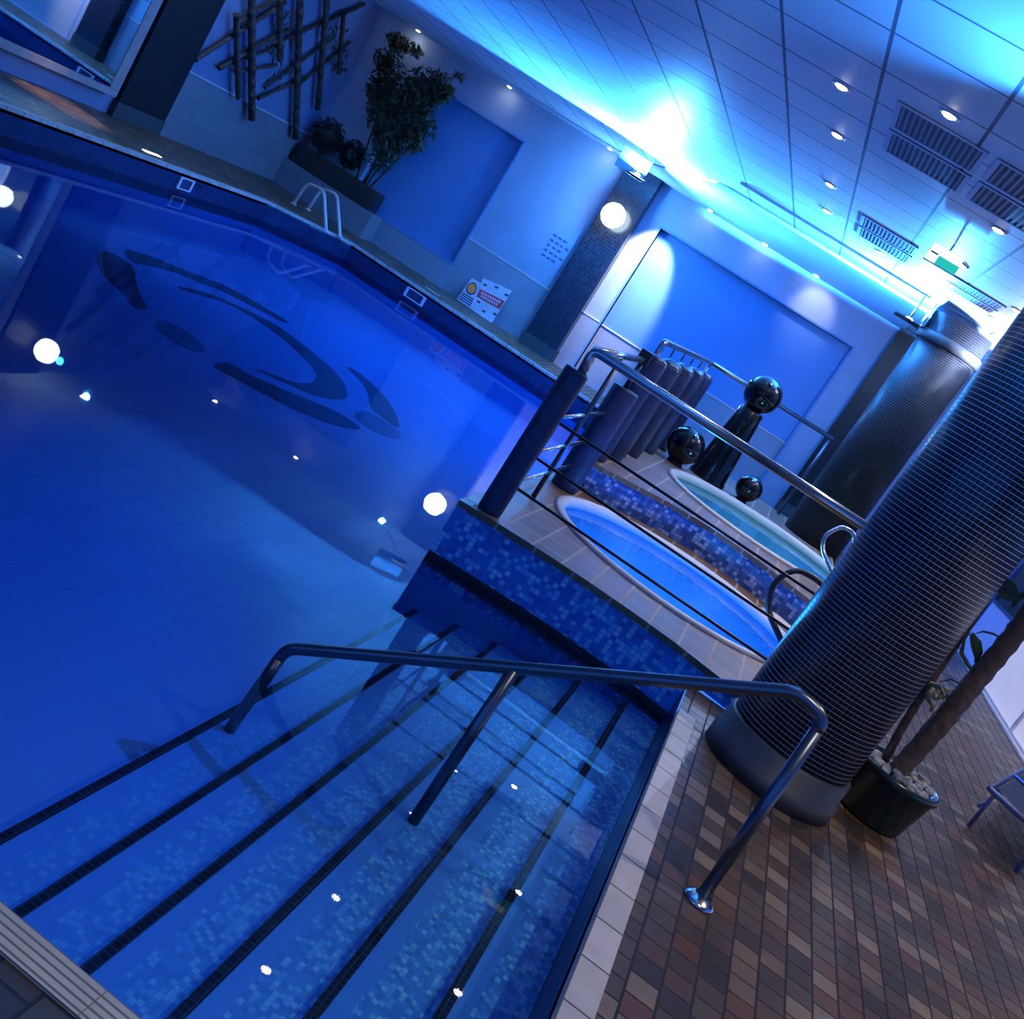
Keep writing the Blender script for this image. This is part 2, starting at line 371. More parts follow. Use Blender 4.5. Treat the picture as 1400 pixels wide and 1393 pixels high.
# coping
def ring(mb, pts, w, z0, z1):
    """strip of width w on the outer (right-hand) side of the open polyline"""
    P = [Vector((x, y, 0)) for x, y in pts]; Q = []
    for k, p in enumerate(P):
        ds = []
        if k: ds.append((p-P[k-1]).normalized())
        if k < len(P)-1: ds.append((P[k+1]-p).normalized())
        ns = [Vector((d.y, -d.x, 0)) for d in ds]; n = sum(ns, Vector()); n.normalize(); n /= max(.3, n.dot(ns[0])); Q.append(p+n*w)
    L = 0
    for k in range(len(P)-1):
        a, b, c, d = P[k], P[k+1], Q[k+1], Q[k]; l = (b-a).length
        z = lambda p, h: (p.x, p.y, h)
        mb.quad([z(a,z1),z(d,z1),z(c,z1),z(b,z1)], [(L,0),(L,w),(L+l,w),(L+l,0)])
        mb.quad([z(a,z0),z(a,z1),z(b,z1),z(b,z0)], [(L,0),(L,.05),(L+l,.05),(L+l,0)])
        mb.quad([z(d,z1),z(d,z0),z(c,z0),z(c,z1)], [(L,0),(L,.05),(L+l,.05),(L+l,0)])
        L += l
    for a, d in ((P[0], Q[0]), (P[-1], Q[-1])):
        mb.quad([(a.x,a.y,z0),(d.x,d.y,z0),(d.x,d.y,z1),(a.x,a.y,z1)])
    return mb
struct(ring(MB(), [(PR,NEAR_Y),(PR,5.52)], .10, -.06, .008).build('trim_right', 'coping'))
struct(ring(MB(), [(PL,NEAR_Y),(PR+.1,NEAR_Y)], .09, -.06, .008).build('trim_near', 'groove'))
struct(ring(MB(), [(SPL,FAR_Y),(-6.75,FAR_Y),(-7.1,14.75),(PL,14.0),(PL,NEAR_Y)], .09, -.06, .008).build('trim_far', 'coping'))
# steps going down to the left
NX = [.13,-.152,-.414,-.672,-.925,-1.17]; ND = [.055,.11,.165,.22,.275,.33]
ns = MB(); prev = PR; ri = MB(); pl = MB()
ys, ye = NEAR_Y, 6.12
for k, (x, d) in enumerate(zip(NX, ND)):
    z = W-d; xb = x+.034+(.055 if k else .05)
    pl.quad([(x,ys,z),(xb,ys,z),(xb,ye,z),(x,ye,z)])
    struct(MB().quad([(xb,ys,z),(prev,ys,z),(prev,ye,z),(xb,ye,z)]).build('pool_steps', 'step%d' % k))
    ri.quad([(x,ye,z),(x,ye,z-.06),(x,ys,z-.06),(x,ys,z)])
    ns.box((x-.004,ys+.001,z-.03), (x+.030,ye-.03,z+.004)); prev = x
ri.quad([(NX[-1],ye,W-.33),(NX[-1],ye,FL),(NX[-1],ys,FL),(NX[-1],ys,W-.33)])
struct(ri.build('pool_step_risers', 'pool_tile')); struct(pl.build('pool_step_edges', 'step_plain')); struct(ns.build('step_nosing_trim', 'black_mosaic'))
# spa platform: low raised terrace with a round hole for the first spa
def ellipse(cx, cy, a, b, n=48): return [(cx+a*cos(2*pi*k/n), cy+b*sin(2*pi*k/n)) for k in range(n)]
S1 = (.0, 7.66, .98, .90); S2 = (.4, 10.62, 1.02, .98)
P1Z, T2Z = .13, .38
edge = [(x, y-.03) for x, y in front]+[(.55,6.03),(.9,5.99),(1.25,5.99)]
plat_top = edge+[(1.25,15.4),(SPL,15.4)]
tier_front = [(-1.22,8.34),(-.95,8.42),(-.7,8.62),(-.4,8.85),(-.03,8.98),(.35,8.95),(.65,8.84),(.94,8.68),(1.2,8.5)]
struct(MB().prism(plat_top, P1Z-.04, P1Z, holes=[ellipse(*S1)]).build('spa_terrace_floor', 'spa_paver'))
sw = MB(); u = 0
fl2 = front+[(.6,6.05),(.9,6.02),(1.22,6.02)]
for k in range(len(fl2)-1):
    a, b = fl2[k], fl2[k+1]; d = hypot(b[0]-a[0], b[1]-a[1]); zb = W-.13 if k < len(front)-1 else 0
    sw.quad([(*a,zb),(*b,zb),(*b,P1Z-.03),(*a,P1Z-.03)], [(u,zb),(u+d,zb),(u+d,P1Z),(u,P1Z)]); u += d
struct(sw.build('spa_terrace_wall', 'mosaic_wall')); sw = MB()
sw.quad([(SPL,15.4,W),(SPL,6.02,W),(SPL,6.02,P1Z-.03),(SPL,15.4,P1Z-.03)]); 
struct(sw.build('spa_terrace_wall', 'mosaic_wall')); sw = MB()
sw.quad([(1.22,6.02,0),(1.22,15.4,0),(1.22,15.4,P1Z),(1.22,6.02,P1Z)])
struct(sw.build('spa_terrace_wall', 'mosaic_wall'))
bb = MB(); u = 0
for k in range(len(front)-1):
    (x0, y0), (x1, y1) = front[k], front[k+1]; d = hypot(x1-x0, y1-y0)
    bb.quad([(x0,y0-.006,W-.06),(x1,y1-.006,W-.06),(x1,y1-.006,W+.035),(x0,y0-.006,W+.035)], [(u,0),(u+d,0),(u+d,.15),(u,.15)]); u += d
struct(bb.build('trim_black_waterline', 'black_mosaic'))
tier = tier_front+[(1.22,13.2),(-1.22,13.2)]
struct(MB().prism(tier, T2Z-.04, T2Z, holes=[ellipse(*S2)]).build('upper_terrace_floor', 'spa_paver'))
tw = MB(); u = 0; tl = [(x, y+.02) for x, y in tier_front]
for k in range(len(tl)-1):
    a, b = tl[k], tl[k+1]; d = hypot(b[0]-a[0], b[1]-a[1])
    tw.quad([(*a,P1Z),(*b,P1Z),(*b,T2Z-.03),(*a,T2Z-.03)], [(u,0),(u+d,0),(u+d,.25),(u,.25)]); u += d
struct(tw.build('upper_terrace_wall', 'mosaic_tier')); tw = MB()
tw.quad([(-1.2,13.2,P1Z),(-1.2,8.36,P1Z),(-1.2,8.36,T2Z-.03),(-1.2,13.2,T2Z-.03)]); 
struct(tw.build('upper_terrace_wall', 'mosaic_tier')); tw = MB()
tw.quad([(1.2,8.5,P1Z),(1.2,13.2,P1Z),(1.2,13.2,T2Z-.03),(1.2,8.5,T2Z-.03)])
struct(tw.build('upper_terrace_wall', 'mosaic_tier'))
# water
wp = [(PL,NEAR_Y),(PR,NEAR_Y),(PR,6.1)]+front[::-1]+[(SPL,FAR_Y),(-6.75,FAR_Y),(-7.1,14.75),(PL,14.0)]
tag(MB().prism(wp, W-.01, W, sides=False, bottom=False).build('pool_water', 'water'), 'flat blue water filling the main swimming pool', 'water', kind='stuff')

# walls
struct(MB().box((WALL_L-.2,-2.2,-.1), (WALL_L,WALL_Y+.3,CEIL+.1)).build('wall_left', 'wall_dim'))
N1, N2 = (-7.95,-5.85), (-3.25,.16); NZ1, NZ2 = (.44,2.62), (-.0,2.62)
fwall = MB(); Y0, Y1 = WALL_Y, WALL_Y+.3
xs = [WALL_L, N1[0], N1[1], N2[0], N2[1], WALL_R+.2]
def wb(x0, x1, z0, z1): fwall.box((x0,Y0,z0), (x1,Y1,z1))
wb(xs[0],xs[1],0,CEIL+.1); wb(N1[0],N1[1],0,NZ1[0]); wb(N1[0],N1[1],NZ1[1],CEIL+.1); wb(xs[2],xs[3],0,CEIL+.1); wb(N2[0],N2[1],NZ2[1],CEIL+.1); wb(xs[4],xs[5],0,CEIL+.1)
struct(fwall.build('wall_far', 'wall'))
struct(MB().box((N1[0],Y0+.12,NZ1[0]), (N1[1],Y1,NZ1[1])).box((N2[0],Y0+.12,0.9), (N2[1],Y1,NZ2[1])).build('wall_far_niche', 'panel'))
struct(MB().box((N2[0],Y0+.12,0), (N2[1],Y1,.9)).build('wall_far_niche_base', 'dadotile'))
nf = MB()
for (a, b), (c, d) in ((N1, NZ1), (N2, NZ2)):
    nf.box((a-.03,Y0-.012,d), (b+.03,Y0+.11,d+.03)); nf.box((b,Y0-.012,c+.02), (b+.03,Y0+.11,d)); 
    if c > .1: nf.box((a,Y0-.012,c-.03), (b+.03,Y0+.13,c+.012))
    else: nf.box((a-.03,Y0-.012,c+.02), (a,Y0+.11,d))
struct(nf.build('trim_niche', 'panel'))
tr = MB()
tr.box((N1[1]+.03,Y0-.012,.915), (-4.2,Y0,.935)); tr.box((-3.6,Y0-.012,.915), (N2[0]-.03,Y0,.935)); tr.box((N2[0],Y0+.105,.9), (N2[1],Y0+.12,.92)); tr.box((WALL_L,13.4,.915), (WALL_L+.012,WALL_Y,.935))
struct(tr.build('trim_dado', 'trimlight'))
struct(MB().box((N1[1]+.03,Y0-.006,0), (-4.25,Y0,.915)).box((-3.55,Y0-.006,0), (N2[0]-.03,Y0,.915)).box((N1[0],Y0-.006,0), (N1[1],Y0,.4)).build('wall_far_dado', 'dadotile'))
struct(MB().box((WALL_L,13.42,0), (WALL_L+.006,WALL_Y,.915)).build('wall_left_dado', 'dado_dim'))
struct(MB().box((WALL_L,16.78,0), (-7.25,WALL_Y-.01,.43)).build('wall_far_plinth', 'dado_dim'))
# ceiling
struct(MB().box((WALL_L-.2,-.5,CEIL), (WALL_R+.2,WALL_Y+.3,CEIL+.1)).build('ceiling', 'ceil'))
struct(MB().prism([(-2.3,13.75),(.62,13.75),(.62,WALL_Y-.004),(-9.0,WALL_Y-.004),(-9.0,16.75),(-4.3,16.75),(-3.4,15.6)], CEIL-.022, CEIL-.001).build('ceiling_soffit', 'soffit'))
struct(MB().box((-2.3,13.72,CEIL-.04), (.62,13.75,CEIL-.001)).box((-1.9,12.6,CEIL-.03), (.5,12.64,CEIL-.001)).build('trim_soffit', 'trimlight'))
struct(MB().box((.62,12.75,CEIL-.12), (WALL_R,13.3,CEIL-.001)).build('ceiling_bulkhead', 'soffit'))
# right wall with glazing
rw = MB(); rw.box((WALL_R,-2.2,2.55), (WALL_R+.2,WALL_Y,CEIL+.1)); rw.box((WALL_R,15.9,0), (WALL_R+.2,WALL_Y,2.55)); rw.box((WALL_R,-2.2,0), (WALL_R+.2,1.0,2.55))
struct(rw.build('wall_right', 'wall'))
ybays = [15.9,15.15,13.36,11.3,9.2,7.1,5.0,3.0,1.0]
for k in range(len(ybays)-1):
    y1, y0 = ybays[k], ybays[k+1]
    wn = bpy.data.objects.new('window_%d' % (k+1), None); COL.objects.link(wn); wn.location = (WALL_R, (y0+y1)/2, 0); wn['kind'] = 'structure'
    f = MB(); t = .035
    f.box((WALL_R-.03,y0,0), (WALL_R+.03,y0+t,2.55)).box((WALL_R-.03,y1-t,0), (WALL_R+.03,y1,2.55))
    for z in (.0,.75,2.51): f.box((WALL_R-.03,y0+t,z), (WALL_R+.03,y1-t,z+.04))
    f.build('window_frame', 'frame' if k < 2 else 'trimlight', wn)
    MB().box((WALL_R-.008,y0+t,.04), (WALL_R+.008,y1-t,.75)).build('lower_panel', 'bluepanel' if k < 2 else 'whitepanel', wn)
    MB().box((WALL_R-.004,y0+t,.79), (WALL_R+.004,y1-t,2.51)).build('window_pane', 'glass', wn)
struct(MB().box((WALL_R-.08,1.0,0), (WALL_R-.032,15.9,.02)).build('baseboard_right', 'trimlight'))
struct(MB().box((WALL_R+.2,-6,-.2), (16,26,-.02)).build('ground_outside', 'ground'))
hb = MB()
for k in range(2600):
    y = random.uniform(9, 24); z = random.uniform(0, 1.3)**1.0; x = 4.75+random.uniform(-.3,.3)
    a = Vector((random.uniform(-1,1), random.uniform(-1,1), random.uniform(-1,1))).normalized()*.16; b = a.orthogonal().normalized()*.08
    c = Vector((x,y,z)); hb.quad([c-a,c-b,c+a,c+b])
hb.box((4.62,9,-.02), (4.9,24,1.1))
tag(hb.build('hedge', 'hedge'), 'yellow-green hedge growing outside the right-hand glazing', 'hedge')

# ------------------------------------------------------------------ pillars and columns
def pillar(loc, ax, label, mt='pillar_dark'):
    """flat tiled wall pillar; ax: 'x' on the far wall, 'y' on the left wall"""
    (x0, y0), (x1, y1) = loc
    t = thing('wall_pillar', label, 'pillar', ((x0+x1)/2, (y0+y1)/2, 0))
    MB().box((x0,y0,.2), (x1,y1,CEIL-.023 if ax == 'x' else CEIL-.001)).build('shaft', mt, t)
    e = .012
    MB().box((x0-e if ax == 'x' else x0,y0-e,0), (x1+e,y1 if ax == 'x' else y1+e,.2)).build('plinth', 'plinth', t)
    return t
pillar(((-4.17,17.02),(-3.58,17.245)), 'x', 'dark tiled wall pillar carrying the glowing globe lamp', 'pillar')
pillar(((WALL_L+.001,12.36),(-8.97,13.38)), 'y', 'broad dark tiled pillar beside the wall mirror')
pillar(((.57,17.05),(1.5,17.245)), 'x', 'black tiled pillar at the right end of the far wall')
def column(c, r, rp, hp, label, top=CEIL, cap=False, mt='column'):
    t = thing('mosaic_column', label, 'column', (c[0], c[1], 0))
    MB().lathe((*c,0), [(r,hp),(r,top-.001)], 72, uvr=r).build('shaft', mt, t)
    MB().lathe((*c,0), [(rp+.015,0),(rp+.015,hp*.42),(rp,hp*.45),(rp,hp*.96),(r+.004,hp)], 64).build('plinth', 'plinth', t)
    if cap: MB().lathe((*c,0), [(r+.006,top-.32),(r+.03,top-.30),(r+.03,top-.22),(r+.006,top-.2)], 64).build('capital', 'plinth', t)
    return t
C1 = (.9,5.46); C2 = (.935,12.4)
column(C1, .325, .345, .22, 'round column of black mosaic with pale grout beside the pool steps', top=CEIL)
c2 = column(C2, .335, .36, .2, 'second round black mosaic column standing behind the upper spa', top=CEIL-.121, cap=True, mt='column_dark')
# ------------------------------------------------------------------ spas
def spa(S, z, shell, label, wl, e, c):
    cx, cy, a, b = S; t = thing('spa_pool', label, 'hot tub', (cx, cy, z-.3))
    MB().lathe((cx,cy,z), [(1.0,-.02),(.97,-.10),(.86,-.12),(.80,-.28),(.55,-.30),(.0001,-.30)], 56, sx=a, sy=b, flip=True, cap=False).build('basin', shell, t)
    MB().lathe((cx,cy,z), [(1.045,0),(1.05,.018),(1.02,.03),(.985,.02),(.97,-.04),(.99,-.05),(1.0,-.02)], 56, sx=a, sy=b, cap=False).build('rim', 'spa_rim', t)
    MB().prism([(cx+a*.985*cos(2*pi*k/56), cy+b*.985*sin(2*pi*k/56)) for k in range(56)], wl, z-.045, sides=False, bottom=False).build('spa_water', 'water2', t)
    L = MB().lathe((cx,cy+b*.3,z-.298), [(.07,.0),(.07,.015),(.05,.03),(.0001,.035)], 20).build('added_spa_light', 'white', t)  # added underwater fixture, not a seen one
    point('spa_fill_light', (cx,cy,z-.17), e, c, .12, t)  # light added to brighten the basin
    return t
spa(S1, P1Z, 'spa_shell', 'blue oval spa pool in the lower terrace behind the handrail', 0, 32, (.06,.42,1.0))
spa(S2, T2Z, 'spa_shell2', 'turquoise oval spa pool in the upper terrace by the black balls', 0, 17, (.5,.9,.85))
# grab hoops
def hoop(pts, label, mat, r):
    P = [Vector(p) for p in pts]; t = thing('grab_rail', label, 'grab rail', P[0])
    MB().tube(bend(P, .14, 6), r, 12).build('hoop_tube', mat, t)
    for p in (P[0], P[-1]): MB().lathe(p, [(r*2.2,0),(r*2.2,.012),(r*1.2,.02)], 20).build('flange', mat, t)
hoop([(.88,7.75,P1Z),(.62,7.85,.28),(.55,7.9,.45),(.62,7.95,.62),(.85,7.98,.64),(1.02,7.98,.5),(1.05,7.98,P1Z)], 'dark curved grab rail at the right end of the lower spa', 'wire', .022)
hoop([(1.27,9.75,T2Z),(1.05,9.9,.52),(.90,10.1,.6),(.83,10.15,.72),(.92,10.2,.88),(1.05,10.2,.88),(1.14,10.2,.7),(1.16,10.2,T2Z)], 'chrome curved grab rail at the right end of the upper spa', 'steel', .02)
t = thing('spa_step', 'pale tile step pad beside the lower spa under the dark grab rail', 'step', (.82,8.28,P1Z))
MB().prism([(.62,8.47),(.9,8.26),(1.02,8.42),(.76,8.62)], P1Z+.001, P1Z+.03).build('pad', 'trimlight', t, bevel=.006)

# ------------------------------------------------------------------ handrail over the steps
RY = 3.745
t = thing('pool_handrail', 'sloping steel handrail leading down the pool steps', 'handrail', (.689,RY,0))
top = bend([(-1.09,RY,-.62),(-1.065,RY,-.165),(.54,RY,.822),(.66,RY,.80),(.689,RY,.0)], .05, 6)
MB().tube(top[1:-1], .024, 18).build('top_rail', 'darksteel', t)
MB().tube([(-1.092,RY,W-.325),(-1.088,RY,-.5),top[1]], .024, 16).build('leg', 'darksteel', t)
MB().tube([(-.30,RY,W-.163),(-.30,RY,.30)], .024, 16).build('leg', 'darksteel', t)
MB().tube([(.689,RY,.0),top[-2]], .024, 16).build('leg', 'darksteel', t)
MB().lathe((.689,RY,0), [(.062,.001),(.062,.008),(.05,.014),(.032,.03)], 28).build('flange', 'steel', t)

# ------------------------------------------------------------------ terrace railing, timber posts
RX0, RX1, RYF, RYB, RZ = -1.115, 1.12, 6.17, 8.1, 1.245
t = thing('terrace_railing', 'steel railing with round timber end posts around the lower spa', 'railing', (RX0,RYF,P1Z))
MB().tube(bend([(RX0+.02,RYF,.95),(RX0,RYF,RZ),(RX1,RYF,RZ)], .05), .03, 16).build('top_rail', 'steel', t)
MB().tube(bend([(RX0,RYF+.05,RZ),(RX0,RYB,RZ+.005)], .05), .024, 14).build('side_rail', 'steel', t)
for z in (.336,.547,.79):
    MB().tube([(RX0+.06,RYF,z),(RX1,RYF,z)], .009, 8).build('lower_rail', 'wire', t)
    MB().tube([(RX0,RYF+.08,z),(RX0,RYB-.06,z)], .012, 8).build('side_lower_rail', 'steel', t)
for (x, y, r, h) in ((-1.13,6.16,.075,.97),(-1.1,8.1,.105,.88)):
    MB().lathe((x,y,P1Z), [(r*.98,0),(r,.02),(r,h-.012),(r*.94,h),(.0001,h)], 28).build('timber_post', 'timber', t)
MB().tube([(-1.115,7.2,P1Z),(-1.115,7.2,RZ)], .018, 12).build('stanchion', 'darksteel', t)
MB().tube([(RX1,RYF,P1Z),(RX1,RYF,RZ)], .022, 12).build('stanchion', 'darksteel', t)
MB().tube([(RX0,RYB,P1Z+.88),(RX0,RYB,RZ)], .02, 12).build('stanchion', 'darksteel', t)
MB().obox((RX0,RYB,RZ+.03), (.045,0,0), (0,.045,0), (0,0,.05)).build('bracket', 'wire', t)
t = thing('upper_railing', 'steel railing behind the black ball fountain on the upper terrace', 'railing', (-1.16,9.0,T2Z))
rl = [(-1.16,8.9,T2Z+.5),(-1.16,8.9,1.425),(-1.03,12.1,1.425),(.52,12.95,1.425)]
MB().tube(bend(rl, .05), .026, 14).build('top_rail', 'steel', t)
MB().tube([(-1.16,8.9,T2Z),(-1.16,8.9,.9)], .02, 12).build('stanchion', 'darksteel', t)
for k in range(1, 5):
    q = Vector(rl[1])*(1-k/5)+Vector(rl[2])*(k/5); MB().tube([(q.x,q.y,1.325),(q.x,q.y,1.41)], .008, 8).build('baluster', 'darksteel', t)
MB().tube([(-1.02,12.14,T2Z),(-1.03,12.1,1.41)], .016, 10).build('stanchion', 'darksteel', t)
MB().tube([(.50,12.94,T2Z),(.50,12.94,1.42)], .02, 12).build('stanchion', 'darksteel', t)
yl = [8.62,9.08,9.55,10.0,10.45,10.92,11.38,11.85]
ordn = ['nearest the camera, first in its row', 'second from the front of its row', 'third from the front of its row', 'fourth from the front of its row', 'fifth from the front of its row', 'sixth from the front of its row', 'seventh from the front, next to last', 'last and farthest of its row']
post0 = None
for k, y in enumerate(yl):
    x = -1.075+(.025 if k % 2 else -.02)+.01*k; z = T2Z
    lb = 'dark blue timber fence post, '+ordn[k]
    if post0 is None:
        post0 = thing('fence_post', lb, 'post', (x,y,z), 'timber posts along the terrace edge')
        MB().lathe((x,y,z), [(.094,0),(.096,.02),(.096,.89),(.088,.905)], 22).build('post_shaft', 'timber', post0)
        MB().lathe((x,y,z), [(.088,.9051),(.09,.912),(.06,.93),(.0001,.935)], 22).build('post_cap', 'darksteel', post0)
    else: dup(post0, (x,y,z), lb)

# ------------------------------------------------------------------ ball fountain and balls
t = thing('ball_fountain', 'tall black glossy fountain pillar topped with a black ball', 'fountain', (-.37,11.82,T2Z))
fc = (-.37,11.82,T2Z)
MB().lathe(fc, [(.215,0),(.215,.03),(.2,.06),(.165,.5),(.135,.86),(.12,.875)], 40).build('pillar', 'blackgloss', t)
MB().lathe((fc[0],fc[1],fc[2]), [(.137,.60),(.150,.61),(.150,.64),(.137,.65)], 40).build('collar', 'steel', t)
MB().ball((fc[0],fc[1],1.44), .2, 40).build('ball', 'blackgloss', t)
for (c, r, lb) in (((-.72,11.40,T2Z), .2, 'larger black glossy ball on the terrace left of the fountain'), ((.06,11.9,T2Z), .145, 'smaller black glossy ball on the spa edge right of the fountain')):
    t = thing('stone_ball', lb, 'ball', c)
    MB().ball((c[0],c[1],c[2]+r+.015), r, 36).build('sphere', 'blackgloss', t)
    MB().lathe(c, [(r*.45,0),(r*.45,.02),(r*.3,.04)], 24).build('base', 'black', t)

# ------------------------------------------------------------------ lamps
BLUE = (.04,.30,1.0); CYAN = (.05,.42,1.0); WARM = (1.0,.80,.58); VIOLET = (.62,.58,1.0)
def globe(c, wall, r, label, e):
    t = thing('globe_lamp', label, 'lamp', c)
    MB().ball(c, r, 32).build('globe', 'globe', t)
    d = Vector(wall)-Vector(c)
    MB().tube([Vector(c)+d*.35, wall], .025, 12).build('bracket', 'darksteel', t)
    p = Vector(c)-d.normalized()*(r+.08)
    point('globe_light', p, e, CYAN, .05, t)
globe((-3.89,16.78,2.385), (-3.89,17.02,2.385), .185, 'glowing white globe lamp on the dark far pillar', 110)
globe((-8.75,13.0,2.73), (-8.97,13.0,2.73), .16, 'glowing globe lamp on the broad left pillar, seen mirrored in the water', 3)
# downlights
DL = [(-.83,6.8,'nearest of the line of four over the pool'),(-.82,8.0,'second of the line of four over the pool'),(-.83,9.85,'third of the line of four over the pool'),(-.83,11.2,'last of the line of four over the pool'),
      (-.21,6.2,'beside the first double grille'),(-.2,11.75,'beyond the far grille near the soffit'),(.42,8.0,'in the dim ceiling behind the grilles'),(.44,9.9,'beside the exit sign'),
      (1.07,10.45,'in the dim ceiling above the front column'),(1.06,11.6,'in the dim ceiling in front of the back column')]
wl_ = [(-8.2,17.05,'at the far wall over the planter'),(-6.43,17.05,'at the far wall over the plain niche'),(-4.54,17.05,'at the far wall just left of the globe pillar'),(-2.72,17.05,'at the far wall right of the globe pillar'),(-1.75,17.05,'at the far wall over the middle of the right niche'),(-.86,17.05,'at the far wall near the right end'),(-8.35,13.63,'near the left wall, mirrored in the water')]
dl0 = None
def downlight(x, y, z, label):
    global dl0
    lb = 'small white downlight '+label
    if dl0 is None:
        dl0 = thing('downlight', lb, 'downlight', (x,y,z), 'ceiling downlights')
        MB().lathe((x,y,z), [(.04,-.006),(.062,-.006),(.065,-.001),(.04,-.001)], 24).build('trim_ring', 'white', dl0)
        MB().lathe((x,y,z), [(.0001,-.016),(.025,-.014),(.043,-.004)], 24).build('lens', 'lamp_warm', dl0)
        return dl0
    return dup(dl0, (x,y,z), lb)
for x, y, lb in DL: downlight(x, y, CEIL-.001, lb)
for x, y, lb in wl_: downlight(x, y, CEIL-.023 if y > 16 else CEIL-.001, lb)
# flood lamps
def flood(loc, aim, label, e, size=165, col=BLUE, doors=(), rad=.03, off=.06):
    loc = Vector(loc); d = (Vector(aim)-loc); d.z = 0; d.normalize(); s = Vector((-d.y, d.x, 0))
    t = thing('flood_lamp', label, 'flood lamp', loc)
    MB().obox(loc-d*.09, d*.05, s*.10, (0,0,.07)).build('housing', 'wire', t)
    MB().obox(loc-d*.032, d*.006, s*.085, (0,0,.055)).build('lens', 'lamp_flood', t)
    for (side, a, ln) in doors:
        q = (d*cos(a)+s*sin(a)*side).normalized(); n = Vector((-q.y, q.x, 0))
        MB().obox(loc-d*.03+s*side*.11+q*ln/2, q*ln/2, n*.003, (0,0,.14)).build('barn_door', 'wire', t)
    MB().tube([loc-d*.09+Vector((0,0,.07)), loc-d*.09+Vector((0,0,CEIL-loc.z-.001))], .012, 8).build('bracket', 'wire', t)
    spot('flood_light', loc+d*.02, Vector(aim), e, col, size, .35, rad, t)
    return t
FLC = (.05,.33,1.0)
def uplighter(loc, q, back, label, e, col, shield_tray=.17, ext=(.5,.5), drop=.09, tilt=None):
    """lamp hanging in an open tray; q runs along its back plate, back = distance of the plate"""
    loc = Vector(loc); q = Vector((*q, 0)).normalized(); n = Vector((-q.y, q.x, 0)); sg = 1 if back > 0 else -1
    t = thing('flood_lamp', label, 'flood lamp', loc)
    MB().obox(loc-Vector((0,0,drop)), q*shield_tray, n*shield_tray, (0,0,.006)).build('shield_tray', 'wire', t)  # added shield that keeps the lamp from shining downwards
    if back: MB().obox(loc+n*back+q*(ext[1]-ext[0])/2+Vector((0,0,.02)), q*(ext[0]+ext[1])/2, n*.005, (0,0,min(.14, CEIL-.03-loc.z))).build('light_cut_plate', 'wire', t)  # plate added to give the light on the ceiling a sharp edge
    MB().lathe(loc-Vector((0,0,drop-.007)), [(.04,0),(.04,.02),(.02,.03),(.0001,.032)], 16).build('lens', 'lamp_flood', t)
    for k in (-1, 1): MB().tube([loc+q*k*shield_tray*.9-Vector((0,0,drop)), loc+q*k*shield_tray*.9+Vector((0,0,CEIL-loc.z-.001))], .006, 8).build('hanger', 'wire', t)
    if tilt is None: point('flood_light', loc, e, col, .035, t)
    else: spot('flood_light', loc, loc+Vector(tilt), e, col, 176, .03, .035, t)
    return t
uplighter((-3.45,14.85,2.98), (-.89,-.45), -.11, 'flood lamp under the ceiling at the globe pillar', 8500, FLC, shield_tray=.11, ext=(.12,.32), tilt=(0,0,1))
uplighter((.44,12.7,3.0), (0,1), -.13, 'flood lamp on the left side of the back column', 3200, FLC, ext=(.5,.2), tilt=(0,0,1))
uplighter((1.52,11.95,2.93), (0,1), 0, 'flood lamp lighting the right side of the back column', 260, (.6,.68,1.0))
flood((.50,4.95,2.95), (-1.5,3.9,3.1), 'flood lamp on the front column, above the picture', 260, 150, BLUE)
# warm ceiling spots; some sit at downlights, the rest are added without fixtures
for (x, y, e) in ((.42,7.9,40),(.44,9.8,45),(1.07,10.4,30),(1.9,7.2,95),(2.2,4.2,140),(1.4,2.6,110),(-.9,.9,55),(2.4,9.5,40),(-.2,11.6,60),(-.1,6.9,55),(1.0,9.3,60),(-.6,8.6,40),(2.9,11.6,80)):
    spot('downlight_and_fill_beam', (x,y,CEIL-.05), (x,y,0), e, WARM, 100, .8, .05)
spot('downlight_and_fill_beam', (-8.3,13.63,CEIL-.05), (-5.0,10.5,-.7), 150, BLUE, 90, .8, .05)  # blue spot added at a white downlight to brighten the pool
spot('downlight_and_fill_beam', (-4.54,16.9,CEIL-.05), (-4.6,11.2,-.7), 150, BLUE, 80, .8, .05)  # second added blue spot for the far part of the pool
spot('wall_washer_beam', (-3.05,16.55,3.1), (-3.17,17.25,1.95), 750, (1,.86,.72), 46, .5, .05)
spot('wall_washer_beam', (-.7,16.7,3.1), (-.65,17.25,2.8), 22, (1,.8,.75), 70, .7, .05)
spot('wall_washer_beam', (-8.3,11.2,3.1), (-8.55,10.9,0), 520, (1,.66,.34), 24, .9, .05)

# world: added blue fill through the glazing and the side left open behind the camera
w = bpy.data.worlds.new('world'); scene.world = w; w.use_nodes = True
bg = w.node_tree.nodes['Background']; bg.inputs[0].default_value = (.05,.26,1.0,1); bg.inputs[1].default_value = .95

# ------------------------------------------------------------------ ceiling grilles, exit sign
def grille(x0, x1, y0, y1, label):
    z = CEIL-.001; t = thing('ceiling_grille', label, 'air grille', ((x0+x1)/2,(y0+y1)/2,z), 'ceiling air grilles')
    ym = (y0+y1)/2
    for a, b in ((y0, ym-.04), (ym+.04, y1)):
        MB().box((x0,a,z-.004), (x1,b,z)).build('backing', 'ink', t)
        f = MB(); q = .03
        f.box((x0,a,z-.009), (x1,a+q,z-.0041)).box((x0,b-q,z-.009), (x1,b,z-.0041)).box((x0,a+q,z-.009), (x0+q,b-q,z-.0041)).box((x1-q,a+q,z-.009), (x1,b-q,z-.0041))
        f.build('frame', 'soffit', t)
        sl = MB(); n = 14
        for k in range(n):
            x = x0+q+(x1-x0-2*q)*(k+.5)/n; sl.box((x-.008,a+q,z-.008), (x+.008,b-q,z-.0042))
        sl.build('slats', 'grille', t)
